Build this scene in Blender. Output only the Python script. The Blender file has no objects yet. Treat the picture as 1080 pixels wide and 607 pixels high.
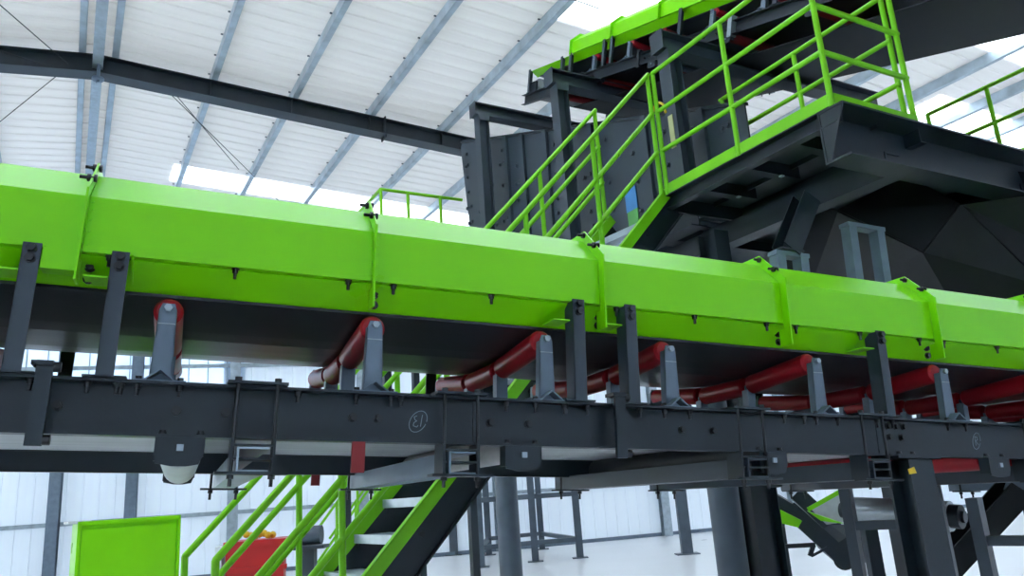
import bpy, math, random
from mathutils import Matrix, Vector
random.seed(7)
V3 = Vector
COL = bpy.context.scene.collection
SC = bpy.context.scene

def adir(a, e=0.0):
    a, e = math.radians(a), math.radians(e)
    return V3((math.sin(a)*math.cos(e), math.cos(a)*math.cos(e), math.sin(e)))

# ------------------------------------------------------------------ camera
EYE = V3((0, 0, 1.6))
PITCH, ROLL, FPX = math.radians(14.625), math.radians(4.004), 820.0
FWD = V3((0, math.cos(PITCH), math.sin(PITCH)))
_u0 = V3((0, -math.sin(PITCH), math.cos(PITCH)))
CR = V3((1, 0, 0))*math.cos(ROLL) - _u0*math.sin(ROLL)
CU = V3((1, 0, 0))*math.sin(ROLL) + _u0*math.cos(ROLL)
cam_d = bpy.data.cameras.new('camera')
cam_d.sensor_fit = 'HORIZONTAL'
cam_d.sensor_width = 36.0
cam_d.lens = FPX/1080*36
cam_d.clip_end = 300
cam = bpy.data.objects.new('camera', cam_d)
COL.objects.link(cam)
cam.matrix_world = Matrix(((CR.x, CU.x, -FWD.x, EYE.x), (CR.y, CU.y, -FWD.y, EYE.y), (CR.z, CU.z, -FWD.z, EYE.z), (0, 0, 0, 1)))
SC.camera = cam

def at(x, y, d):                      # a world point at distance d, for far things
    return EYE + (FWD*FPX + CR*(x-540) - CU*(y-303.5)).normalized()*d

# ------------------------------------------------------------------ light
wd = bpy.data.worlds.new('sky')
SC.world = wd
wd.use_nodes = True
bg = wd.node_tree.nodes['Background']
bg.inputs[0].default_value = (0.97, 0.99, 1.0, 1)
bg.inputs[1].default_value = 3.0
SC.view_settings.view_transform = 'Standard'
SC.view_settings.look = 'None'
SC.view_settings.gamma = 1.0
SC.view_settings.use_curve_mapping = False
SC.view_settings.exposure = 0.86
try:
    SC.cycles.use_denoising = True
    SC.cycles.max_bounces = 8
    SC.cycles.diffuse_bounces = 5
except Exception:
    pass

# ------------------------------------------------------------------ materials
def mat(name, col, rough=0.5, metal=0.0, spec=0.5, var=0.12, scale=6.0, coat=0.0, bump=0.0, stretch=None, coat_rough=0.1, coat_ior=1.5, ior=1.5):
    m = bpy.data.materials.new(name)
    m.use_nodes = True
    nt = m.node_tree
    b = nt.nodes['Principled BSDF']
    tc = nt.nodes.new('ShaderNodeTexCoord')
    mp = nt.nodes.new('ShaderNodeMapping')
    if stretch:
        mp.inputs['Scale'].default_value = stretch
    nt.links.new(tc.outputs['Object'], mp.inputs[0])
    nz = nt.nodes.new('ShaderNodeTexNoise')
    nz.inputs['Scale'].default_value = scale
    nz.inputs['Detail'].default_value = 6
    nt.links.new(mp.outputs[0], nz.inputs['Vector'])
    rp = nt.nodes.new('ShaderNodeValToRGB')
    e = rp.color_ramp.elements
    e[0].position, e[1].position = 0.3, 0.7
    e[0].color = (*[c*(1-var) for c in col], 1)
    e[1].color = (*[min(1, c*(1+var)) for c in col], 1)
    nt.links.new(nz.outputs['Fac'], rp.inputs[0])
    nt.links.new(rp.outputs[0], b.inputs['Base Color'])
    mr = nt.nodes.new('ShaderNodeMapRange')
    mr.inputs['To Min'].default_value = max(0.03, rough-0.07)
    mr.inputs['To Max'].default_value = min(1, rough+0.07)
    nt.links.new(nz.outputs['Fac'], mr.inputs[0])
    nt.links.new(mr.outputs[0], b.inputs['Roughness'])
    b.inputs['Metallic'].default_value = metal
    b.inputs['Specular IOR Level'].default_value = spec
    b.inputs['Coat Weight'].default_value = coat
    b.inputs['IOR'].default_value = ior
    b.inputs['Coat IOR'].default_value = coat_ior
    b.inputs['Coat Roughness'].default_value = coat_rough
    if bump:
        bp = nt.nodes.new('ShaderNodeBump')
        bp.inputs['Strength'].default_value = bump
        bp.inputs['Distance'].default_value = 0.004
        nz2 = nt.nodes.new('ShaderNodeTexNoise')
        nz2.inputs['Scale'].default_value = scale*12
        nt.links.new(mp.outputs[0], nz2.inputs['Vector'])
        nt.links.new(nz2.outputs['Fac'], bp.inputs['Height'])
        nt.links.new(bp.outputs[0], b.inputs['Normal'])
    return m

def translucent_mat(name, col, tcol, stretch=(1, 1, 1), scale=3.0, var=0.06):
    m = bpy.data.materials.new(name)
    m.use_nodes = True
    nt = m.node_tree
    b = nt.nodes['Principled BSDF']
    out = nt.nodes['Material Output']
    tc = nt.nodes.new('ShaderNodeTexCoord')
    mp = nt.nodes.new('ShaderNodeMapping')
    mp.inputs['Scale'].default_value = stretch
    nz = nt.nodes.new('ShaderNodeTexNoise')
    nz.inputs['Scale'].default_value = scale
    nz.inputs['Detail'].default_value = 4
    nt.links.new(tc.outputs['Object'], mp.inputs[0])
    nt.links.new(mp.outputs[0], nz.inputs['Vector'])
    rp = nt.nodes.new('ShaderNodeValToRGB')
    rp.color_ramp.elements[0].position, rp.color_ramp.elements[1].position = 0.3, 0.7
    rp.color_ramp.elements[0].color = (*[c*(1-var) for c in col], 1)
    rp.color_ramp.elements[1].color = (*[min(1, c*(1+var)) for c in col], 1)
    nt.links.new(nz.outputs['Fac'], rp.inputs[0])
    nt.links.new(rp.outputs[0], b.inputs['Base Color'])
    b.inputs['Roughness'].default_value = 0.6
    b.inputs['Specular IOR Level'].default_value = 0.2
    t = nt.nodes.new('ShaderNodeBsdfTranslucent')
    t.inputs[0].default_value = (*tcol, 1)
    ad = nt.nodes.new('ShaderNodeAddShader')
    nt.links.new(b.outputs[0], ad.inputs[0])
    nt.links.new(t.outputs[0], ad.inputs[1])
    nt.links.new(ad.outputs[0], out.inputs[0])
    return m

M = dict(
    green=mat('green_paint', (0.235, 0.77, 0.002), 0.30, spec=0.5, var=0.04, scale=3, ior=1.4),
    green_rail=mat('green_rail_paint', (0.22, 0.66, 0.012), 0.35, var=0.06, scale=5, ior=1.4),
    dark=mat('charcoal_paint', (0.0135, 0.0235, 0.033), 0.40, spec=0.45, var=0.15, scale=7, bump=0.08),
    dark_far=mat('charcoal_plate', (0.018, 0.029, 0.039), 0.42, var=0.2, scale=3, bump=0.05),
    hopper=mat('hopper_plate', (0.030, 0.046, 0.062), 0.42, var=0.22, scale=2.5, bump=0.05),
    chute=mat('chute_plate', (0.010, 0.012, 0.015), 0.55, spec=0.3, var=0.3, scale=3),  # shade below the platform put into a near-black colour
    darkroll=mat('dark_roller', (0.025, 0.030, 0.036), 0.45, var=0.3, scale=6),
    slate=mat('slate_paint', (0.075, 0.100, 0.130), 0.42, var=0.15, scale=5),
    slate_dark=mat('dark_slate_paint', (0.040, 0.056, 0.074), 0.42, var=0.15, scale=5),
    streak=mat('streak_paint', (0.45, 0.46, 0.22), 0.6),
    black=mat('black_bolt', (0.012, 0.015, 0.018), 0.4, var=0.2, scale=20),
    rubber=mat('belt_rubber', (0.022, 0.027, 0.033), 0.33, spec=0.5, var=0.3, scale=4, stretch=(0.3, 4, 4)),
    rubber_dusty=mat('dusty_belt', (0.52, 0.54, 0.56), 0.7, var=0.10, scale=5, stretch=(0.4, 3, 3)),
    steel=mat('bluegrey_steel', (0.15, 0.20, 0.26), 0.42, metal=0.2, var=0.12, scale=9),
    galv=mat('galvanised_steel', (0.38, 0.45, 0.50), 0.42, metal=0.45, var=0.18, scale=8),
    purlin=mat('purlin_zinc', (0.46, 0.55, 0.62), 0.42, metal=0.3, var=0.22, scale=3),
    red=mat('red_roller', (0.42, 0.010, 0.022), 0.36, spec=0.3, var=0.12, scale=6, coat=0.05),
    red_dull=mat('red_dull', (0.25, 0.012, 0.016), 0.5, var=0.15, scale=6),
    whiteroll=mat('white_roller', (0.62, 0.66, 0.64), 0.5, var=0.08, scale=8),
    dustroll=mat('dusty_roller', (0.40, 0.38, 0.38), 0.5, var=0.25, scale=6),
    floor=mat('floor_epoxy', (0.82, 0.84, 0.86), 0.30, var=0.03, scale=0.6),
    red_bin=mat('red_bin', (0.60, 0.02, 0.02), 0.4, var=0.08, scale=3),
    yellow=mat('yellow_sheet', (0.75, 0.50, 0.02), 0.5, var=0.1, scale=6),
    tape_blue=mat('blue_tape', (0.05, 0.22, 0.50), 0.5),
    tape_green=mat('green_tape', (0.10, 0.36, 0.08), 0.5),
    chalk=mat('chalk', (0.30, 0.36, 0.40), 0.9),
    drum=mat('drum_steel', (0.42, 0.45, 0.48), 0.35, metal=0.6, var=0.2, scale=4),
    film=mat('clear_film', (0.75, 0.78, 0.80), 0.25, var=0.1, scale=8),
    roof=translucent_mat('glowing_roof_foil', (0.74, 0.74, 0.73), (0.155, 0.155, 0.155), stretch=(0.25, 3, 3), scale=2.0, var=0.05),  # translucency added: opaque lining made to glow and light the hall
    sky_panel=translucent_mat('skylight_sheet', (0.5, 0.52, 0.55), (0.72, 0.74, 0.76), stretch=(0.1, 5, 5), scale=2.0, var=0.2),
    wall=translucent_mat('wall_sheet', (0.70, 0.74, 0.78), (0.20, 0.215, 0.23), stretch=(3, 3, 0.2), scale=1.5, var=0.04),  # translucency added so the sheets glow and brighten the hall
    wall_front=translucent_mat('front_wall_sheet', (0.70, 0.74, 0.78), (0.15, 0.16, 0.175), scale=1.5, var=0.04),  # unseen wall, its added translucency sets the frontal light
    window=translucent_mat('window_sheet', (0.4, 0.45, 0.5), (0.42, 0.48, 0.55), scale=2.0, var=0.05),
)

# ------------------------------------------------------------------ mesh helpers
class MB:
    def __init__(self, F=None):
        self.v, self.f, self.s = [], [], []
        self.F = F or Matrix.Identity(4)

    def poly(self, pts, faces, smooth=False):
        n = len(self.v)
        self.v += [self.F @ V3(p) for p in pts]
        for f in faces:
            self.f.append([n+i for i in f])
            self.s.append(smooth)
        return self

    def box(self, x0, x1, y0, y1, z0, z1):
        p = [(x, y, z) for z in (z0, z1) for y in (y0, y1) for x in (x0, x1)]
        return self.poly(p, [(0, 2, 3, 1), (4, 5, 7, 6), (0, 1, 5, 4), (2, 6, 7, 3), (0, 4, 6, 2), (1, 3, 7, 5)])

    def bar(self, a, b, w, h, up=(0, 0, 1), off=(0, 0)):     # w across, h along up
        a, b, up = V3(a), V3(b), V3(up)
        d = (b-a).normalized()
        x = d.cross(up)
        if x.length < 1e-5:
            x = d.cross(V3((1, 0, 0)))
        x.normalize()
        u = x.cross(d)
        o = x*off[0]+u*off[1]
        p = []
        for c in (a, b):
            for i, j in ((-1, -1), (1, -1), (1, 1), (-1, 1)):
                p.append(c+o+x*(w/2*i)+u*(h/2*j))
        return self.poly(p, [(0, 1, 2, 3), (7, 6, 5, 4), (0, 4, 5, 1), (1, 5, 6, 2), (2, 6, 7, 3), (3, 7, 4, 0)])

    def ibeam(self, a, b, w, h, t=0.012, up=(0, 0, 1)):
        self.bar(a, b, w, t, up, (0, h/2-t/2))
        self.bar(a, b, w, t, up, (0, -h/2+t/2))
        return self.bar(a, b, t, h-2*t, up)

    def channel(self, a, b, w, h, t=0.008, up=(0, 0, 1), side=1):   # web on the side given
        self.bar(a, b, w, t, up, (0, h/2-t/2))
        self.bar(a, b, w, t, up, (0, -h/2+t/2))
        return self.bar(a, b, t, h-2*t, up, (side*(w/2-t/2), 0))

    def tube(self, a, b, r, n=12, r2=None, caps=True):
        a, b = V3(a), V3(b)
        d = (b-a).normalized()
        x = d.cross(V3((0, 0, 1)))
        if x.length < 1e-4:
            x = d.cross(V3((1, 0, 0)))
        x.normalize()
        y = d.cross(x)
        r2 = r if r2 is None else r2
        p = []
        for c, rr in ((a, r), (b, r2)):
            for k in range(n):
                t = 2*math.pi*k/n
                p.append(c+x*(rr*math.cos(t))+y*(rr*math.sin(t)))
        self.poly(p, [(k, n+k, n+(k+1) % n, (k+1) % n) for k in range(n)], True)
        if caps:
            self.poly(p, [tuple(range(n)), tuple(range(2*n-1, n-1, -1))])
        return self

    def path(self, pts, r, n=8):
        for i in range(len(pts)-1):
            self.tube(pts[i], pts[i+1], r, n)
        for q in pts[1:-1]:
            self.ball(q, r, n)
        return self

    def ball(self, c, r, n=8):
        c = V3(c)
        p = [c+V3((0, 0, r))]
        m = 4
        for i in range(1, m):
            a = math.pi*i/m
            for k in range(n):
                t = 2*math.pi*k/n
                p.append(c+V3((r*math.sin(a)*math.cos(t), r*math.sin(a)*math.sin(t), r*math.cos(a))))
        p.append(c-V3((0, 0, r)))
        fs = [(0, 1+k, 1+(k+1) % n) for k in range(n)]
        for i in range(m-2):
            o = 1+i*n
            fs += [(o+k, o+n+k, o+n+(k+1) % n, o+(k+1) % n) for k in range(n)]
        o = 1+(m-2)*n
        fs += [(o+k, len(p)-1, o+(k+1) % n) for k in range(n)]
        return self.poly(p, fs, True)

    def prism(self, pts, ext):           # planar outline pushed along ext
        ext = V3(ext)
        pts = [V3(p) for p in pts]
        n = len(pts)
        p = pts+[q+ext for q in pts]
        return self.poly(p, [tuple(range(n)), tuple(range(2*n-1, n-1, -1))]+[(k, n+k, n+(k+1) % n, (k+1) % n) for k in range(n)])

    def sheet(self, prof, d0, d1, axis, t=0.004):   # open profile (2 free coordinates) along axis, thickened
        prof = [V3((a, b)) for a, b in prof]
        n = len(prof)
        nor = []
        for i in range(n):
            a = prof[max(0, i-1)]
            b = prof[min(n-1, i+1)]
            d = (b-a).normalized()
            nor.append(V3((-d.y, d.x)))
        off = [prof[i]-nor[i]*t for i in range(n)]
        ring = list(prof)+off[::-1]
        def mk(q, d):
            return {0: (d, q.x, q.y), 1: (q.x, d, q.y), 2: (q.x, q.y, d)}[axis]
        m = len(ring)
        p = [mk(q, d0) for q in ring]+[mk(q, d1) for q in ring]
        fs = [(k, m+k, m+(k+1) % m, (k+1) % m) for k in range(m)]
        for e in (0, m):
            fs += [(e+i, e+i+1, e+m-2-i, e+m-1-i) for i in range(n-1)]
        return self.poly(p, fs)

ROOT = {}
def root_matrix(o):
    while o.parent is not None:
        o = o.parent
    return ROOT[o.name]

def mesh_of(name, mb, m, inv=None):
    me = bpy.data.meshes.new(name)
    vs = [inv @ v for v in mb.v] if inv is not None else mb.v
    me.from_pydata([tuple(v) for v in vs], [], mb.f)
    me.polygons.foreach_set('use_smooth', mb.s)
    me.materials.append(m)
    import bmesh
    bm = bmesh.new()
    bm.from_mesh(me)
    bmesh.ops.recalc_face_normals(bm, faces=bm.faces)
    bm.to_mesh(me)
    bm.free()
    me.update()
    return me

def part(name, mb, m, parent, label=None, kind=None):
    o = bpy.data.objects.new(name, mesh_of(name, mb, m, root_matrix(parent).inverted()))
    COL.objects.link(o)
    o.parent = parent
    if label:
        o['label'] = label
    if kind:
        o['kind'] = kind
    return o

def inst(name, me, parent, loc, rot=None, label=None):
    o = bpy.data.objects.new(name, me)
    COL.objects.link(o)
    o.parent = parent
    o.location = loc
    if rot:
        o.rotation_euler = rot
    if label:
        o['label'] = label
    return o

def thing(name, label, cat, mw, group=None, kind=None):
    o = bpy.data.objects.new(name, None)
    COL.objects.link(o)
    o.matrix_world = mw
    ROOT[o.name] = mw.copy()
    if label:
        o['label'] = label
    if cat:
        o['category'] = cat
    if group:
        o['group'] = group
    if kind:
        o['kind'] = kind
    return o

def frame(x, y, z, o):
    return Matrix(((x.x, y.x, z.x, o.x), (x.y, y.y, z.y, o.y), (x.z, y.z, z.z, o.z), (0, 0, 0, 1)))

# building frame: q across the hall (along the rafters), p along the ridge, z up
Qd, Pd, Zd = adir(60), adir(-30), V3((0, 0, 1))
FB = frame(Qd, Pd, Zd, V3((0, 0, 0)))
def BT(q, p, z=0.0):
    return frame(Qd, Pd, Zd, FB @ V3((q, p, z)))

# ------------------------------------------------------------------ setting: floor, roof, walls
fl = bpy.data.objects.new('floor', mesh_of('floor', MB(FB).box(-16, 31, -8, 34, -0.2, 0), M['floor']))
COL.objects.link(fl)
fl['kind'] = 'structure'
fl['label'] = 'glossy white painted hall floor'

ZR, SR, SLF = 9.80, 0.046, 0.12
def zroof(q):
    return ZR-SR*q if q > 0 else ZR+SLF*q
ceil = thing('ceiling', 'white foil lined pitched hall roof on zinc purlins', None, BT(0, 0, ZR), kind='structure')
PW = 0.36
def roof_sheet_mesh(q0, q1, m, nm):
    mb = MB()
    prof = [(-PW/2, 0.012), (-PW/2+0.02, -0.010), (-PW/2+0.05, 0.004), (0, 0.008), (PW/2-0.05, 0.004), (PW/2-0.02, 0.012), (PW/2-0.002, 0.012)]
    n = len(prof)
    pts = []
    for q in (q0, q1):
        z = zroof(q)-ZR
        pts += [(q, a, z+b) for a, b in prof]
        pts += [(q, a, z+b+0.02) for a, b in prof]
    fs = []
    for i in range(n-1):
        fs.append((i, 2*n+i, 2*n+i+1, i+1))
        fs.append((n+i, n+i+1, 3*n+i+1, 3*n+i))
    fs += [(0, n, 3*n, 2*n), (n-1, 3*n-1, 4*n-1, 2*n-1)]
    mb.poly(pts, fs)
    return mesh_of(nm, mb, m)
me_r = roof_sheet_mesh(0.0, 31, M['roof'], 'roof_sheet')
me_l = roof_sheet_mesh(-16, 0.0, M['roof'], 'roof_sheet')
me_added_l = roof_sheet_mesh(-16, 0.0, M['sky_panel'], 'skylight_sheet')
me_r1 = roof_sheet_mesh(0.0, 1.75, M['roof'], 'roof_sheet')
me_s1 = roof_sheet_mesh(1.75, 31, M['sky_panel'], 'skylight_sheet')
me_r2 = roof_sheet_mesh(0.0, 6.9, M['roof'], 'roof_sheet')
me_s2 = roof_sheet_mesh(6.9, 9.6, M['sky_panel'], 'skylight_sheet')
me_r2b = roof_sheet_mesh(9.6, 15.6, M['roof'], 'roof_sheet')
me_s2b = roof_sheet_mesh(15.6, 31, M['sky_panel'], 'skylight_sheet')
me_r3 = roof_sheet_mesh(0.0, 0.4, M['roof'], 'roof_sheet')
me_added_r = roof_sheet_mesh(0.4, 31, M['sky_panel'], 'skylight_sheet')
p = -7.84
while p < 30:
    c = p+PW/2
    if 3.6 < c < 6.8:  # extra unseen strip, added so the hood bevel reflects it
        inst('skylight_sheet', me_added_l, ceil, (0, c, 0), label='translucent skylight sheet added out of view to light the hood')
    else:
        inst('roof_sheet', me_l, ceil, (0, c, 0))
    if 18.95 < c < 19.75:
        inst('roof_sheet', me_r1, ceil, (0, c, 0))
        inst('skylight_sheet', me_s1, ceil, (0, c, 0), label='translucent skylight sheet added out of view to light the hood')
    elif 8.35 < c < 9.65:
        inst('roof_sheet', me_r2, ceil, (0, c, 0))
        inst('roof_sheet', me_r2b, ceil, (0, c, 0))
        for me in (me_s2, me_s2b):
            inst('skylight_sheet', me, ceil, (0, c, 0), label='translucent skylight sheet added out of view to light the hood')
    elif 3.6 < c < 6.8:  # right half of the strip added to brighten the hood
        inst('roof_sheet', me_r3, ceil, (0, c, 0))
        inst('skylight_sheet', me_added_r, ceil, (0, c, 0), label='translucent skylight sheet added out of view to light the hood')
    else:
        inst('roof_sheet', me_r, ceil, (0, c, 0))
    p += PW
PH = 0.20
def purlin_mb(q, ph=PH, flip=1):
    zt = zroof(q)-0.012
    mb = MB(FB)
    y0, y1 = -7.8, 30
    w = 0.105*flip
    mb.box(min(q, q+w), max(q, q+w), y0, y1, zt-0.006, zt)
    mb.box(min(q, q+w), max(q, q+w), y0, y1, zt-ph, zt-ph+0.006)
    mb.box(q-0.004, q+0.004, y0, y1, zt-ph, zt)
    mb.box(min(q+w-0.004*flip, q+w), max(q+w-0.004*flip, q+w), y0, y1, zt-ph, zt-ph+0.025)
    return mb
for q in (-0.20, -1.75, -3.4, -5.0, -6.7, -8.4, -10.1, -11.8, -13.5, 0.22, 1.9, 3.42, 5.02, 6.66, 8.3, 9.95, 11.6, 13.25, 14.9, 16.55, 18.2, 19.85, 21.5, 23.15, 24.8, 26.45, 28.1, 29.7):
    part('purlin', purlin_mb(q, PH, 1 if q > 0 else -1), M['purlin'], ceil)
# bolt cleats where sheets meet the purlins
def cleat_mesh():
    return mesh_of('purlin_clip', MB().box(-0.02, 0.02, -0.012, 0.012, -0.02, 0), M['slate'])
mc = cleat_mesh()
for q in (1.9, 3.42, 5.02, 6.66):
    for i in range(22):
        pp = 9.9+i*0.72
        inst('purlin_clip', mc, ceil, (q-0.03, pp, zroof(q)-ZR-0.012))
def rafter(p):
    r = part('rafter', MB(FB), M['dark_far'], ceil) if False else None
    mb = MB(FB)
    zt = lambda q: zroof(q)-0.012-PH
    segs = [(-16, 0), (0, 31)]
    H = 0.36
    for a, b in segs:
        za, zb = zt(a), zt(b)
        for (x0, x1, d0, d1) in ((-0.13, 0.13, 0, -0.014), (-0.16, 0.16, -H+0.014, -H), (-0.006, 0.006, -0.014, -H+0.014)):
            pts = [(a, p+x0, za+d1), (a, p+x1, za+d1), (a, p+x1, za+d0), (a, p+x0, za+d0),
                   (b, p+x0, zb+d1), (b, p+x1, zb+d1), (b, p+x1, zb+d0), (b, p+x0, zb+d0)]
            mb.poly(pts, [(0, 1, 2, 3), (7, 6, 5, 4), (0, 4, 5, 1), (1, 5, 6, 2), (2, 6, 7, 3), (3, 7, 4, 0)])
    o = part('rafter', mb, M['dark_far'], ceil, label='dark grey steel roof rafter')
    for q in (5.35, -5.2, 0.0, 10.7, 16):
        z = zt(q)
        part('splice_plate', MB(FB).box(q-0.012, q+0.012, p-0.13, p+0.13, z-H-0.07, z+0.05), M['dark_far'], o)
    for q in (1.9, 3.42, 5.02, 6.66):
        z = zt(q)
        part('stiffener', MB(FB).box(q-0.005, q+0.005, p-0.10, p+0.10, z-H+0.015, z-0.015), M['dark_far'], o)
    return o
for p in (14.2, 23.5, 4.9, -4.4):
    rafter(p)
part('ridge_tie', MB(FB).box(-0.085, 0.085, -4, 30, 9.36, 9.50).box(-0.012, 0.012, -4, 30, 9.5, 9.6), M['galv'], ceil, label='pale square ridge tie running the length of the hall')
part('hanger_rod', MB(FB).tube((0.02, 14.03, 9.62), (0.02, 14.03, 9.02), 0.028, 8).tube((0.02, 14.03, 9.10), (0.02, 14.03, 9.06), 0.10, 8), M['steel'], ceil)
for a, b in (((-1.9, 11.6, 9.2), (-0.45, 14.0, 9.25)), ((-3.0, 13.0, 9.0), (-0.7, 14.1, 9.2)), ((-2.6, 19.0, 9.2), (-0.5, 14.3, 9.3)),
         ((1.2, 14.4, 9.25), (5.4, 20.6, 9.1)), ((1.3, 14.4, 9.25), (3.0, 17.4, 9.2)), ((19.5, 10.2, 8.75), (13.2, 14.0, 8.9)), ((5.2, 9.0, 9.4), (6.6, 8.2, 8.6))):
    part('bracing_rod', MB(FB).tube(a, b, 0.009, 6), M['dark_far'], ceil)

# back wall, seen through and below the conveyor
wdir = adir(72)
wnor = V3((-wdir.y, wdir.x, 0))
FW = frame(wdir, wnor, Zd, V3((3.5, 24.6, 0)))
wall = thing('wall_back', 'white ribbed sheet end wall with grey rails and columns', None, FW, kind='structure')
def wall_sheet(z0, z1, nm='wall_sheet', m='wall', w=0.36):
    mb = MB()
    mb.sheet([(-w/2, 0.0), (-w/2+0.015, -0.012), (-w/2+0.04, 0.0), (0, -0.003), (w/2-0.04, 0.0), (w/2+0.001, 0.0)], z0, z1, 2, -0.01)
    return mesh_of(nm, mb, M[m])
ws_full = wall_sheet(0, 10.2)
ws_low = wall_sheet(0, 4.35)
ws_top = wall_sheet(8.2, 10.2)
for i in range(-62, 62):
    x = i*0.36
    if -21.0 < x < -11.9:
        inst('wall_sheet', ws_low, wall, (x, 0, 0))
        inst('wall_sheet', ws_top, wall, (x, 0, 0))
    else:
        inst('wall_sheet', ws_full, wall, (x, 0, 0))
for z in (1.57, 3.4, 5.42, 7.3):
    part('wall_rail', MB(FW).box(-22.3, 22.3, -0.10, -0.03, z-0.05, z+0.05), M['galv'], wall)
part('base_flashing', MB(FW).box(-22.3, 22.3, -0.07, -0.012, 0, 0.10), M['steel'], wall)
for x in (-20.6, -18.2, -15.85, -14.15, -11.75, -8.4, -4.6, 0.6, 5.2, 9.8, 14.4, 19):
    part('wall_column', MB(FW).ibeam((x, -0.24, 0), (x, -0.24, 9.2), 0.26, 0.24, 0.014, up=(0, 1, 0)), M['steel'] if x < -12 else M['galv'], wall)
win = thing('window_1', 'long band of bright translucent panes high in the end wall', None, FW @ Matrix.Translation((-21, 0, 4.35)), kind='structure')
x = -21.1
while x < -11.9:
    for z0, z1 in ((4.35, 5.42), (5.42, 6.8), (6.8, 8.2)):
        part('pane', MB(FW).box(x+0.012, x+0.468, -0.004, 0.004, z0+0.012, z1-0.012), M['window'], win)
    part('mullion', MB(FW).box(x-0.012, x+0.012, -0.03, 0.02, 4.35, 8.2), M['galv'], win)
    x += 0.48
for z in (4.35, 6.8, 8.2):
    part('transom', MB(FW).box(-21.1, -11.9, -0.03, 0.02, z-0.02, z+0.02), M['galv'], win)
# side walls of the hall (outside the picture, they close the room)
for nm, q0, lb in (('wall_left', -16.1, 'white sheet side wall left of the hall'), ('wall_right', 31.0, 'white sheet side wall far right of the hall')):
    o = bpy.data.objects.new(nm, mesh_of(nm, MB(FB).box(q0, q0+0.1, -8, 34, 0, 8.1), M['wall']))
    COL.objects.link(o)
    o['kind'] = 'structure'
    o['label'] = lb

o = bpy.data.objects.new('wall_front', mesh_of('wall_front', MB(FB).box(-16, 31, -7.9, -7.8, 0, 10.2), M['wall_front']))
COL.objects.link(o)
o['kind'] = 'structure'
o['label'] = 'sheet wall behind the viewer, made translucent for frontal light'

# ------------------------------------------------------------------ conveyor builder
bolt_cache = {}
def bolt_mesh(kind):
    if kind in bolt_cache:
        return bolt_cache[kind]
    mb = MB()
    if kind == 'web':            # head facing -y
        mb.tube((0, 0, 0), (0, -0.004, 0), 0.015, 10).tube((0, -0.004, 0), (0, -0.016, 0), 0.0115, 6)
    elif kind == 'hang':         # nut and thread hanging down
        mb.tube((0, 0, 0), (0, 0, -0.004), 0.012, 8).tube((0, 0, -0.004), (0, 0, -0.014), 0.0095, 6).tube((0, 0, -0.014), (0, 0, -0.033), 0.0055, 6)
    elif kind == 'top':
        mb.tube((0, 0, 0), (0, 0, 0.004), 0.012, 8).tube((0, 0, 0.004), (0, 0, 0.012), 0.0095, 6)
    elif kind == 'side':         # long bolt through a flange, axis along x
        mb.tube((-0.034, 0, 0), (0.012, 0, 0), 0.0055, 6).tube((-0.014, 0, 0), (-0.004, 0, 0), 0.0115, 6).tube((0.004, 0, 0), (0.012, 0, 0), 0.0115, 6)
    elif kind == 'rivet':
        mb.tube((0, 0, 0), (0, -0.006, 0), 0.005, 6)
    bolt_cache[kind] = mesh_of('bolt', mb, M['black'] if kind != 'rivet' else M['green'])
    return bolt_cache[kind]

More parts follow.
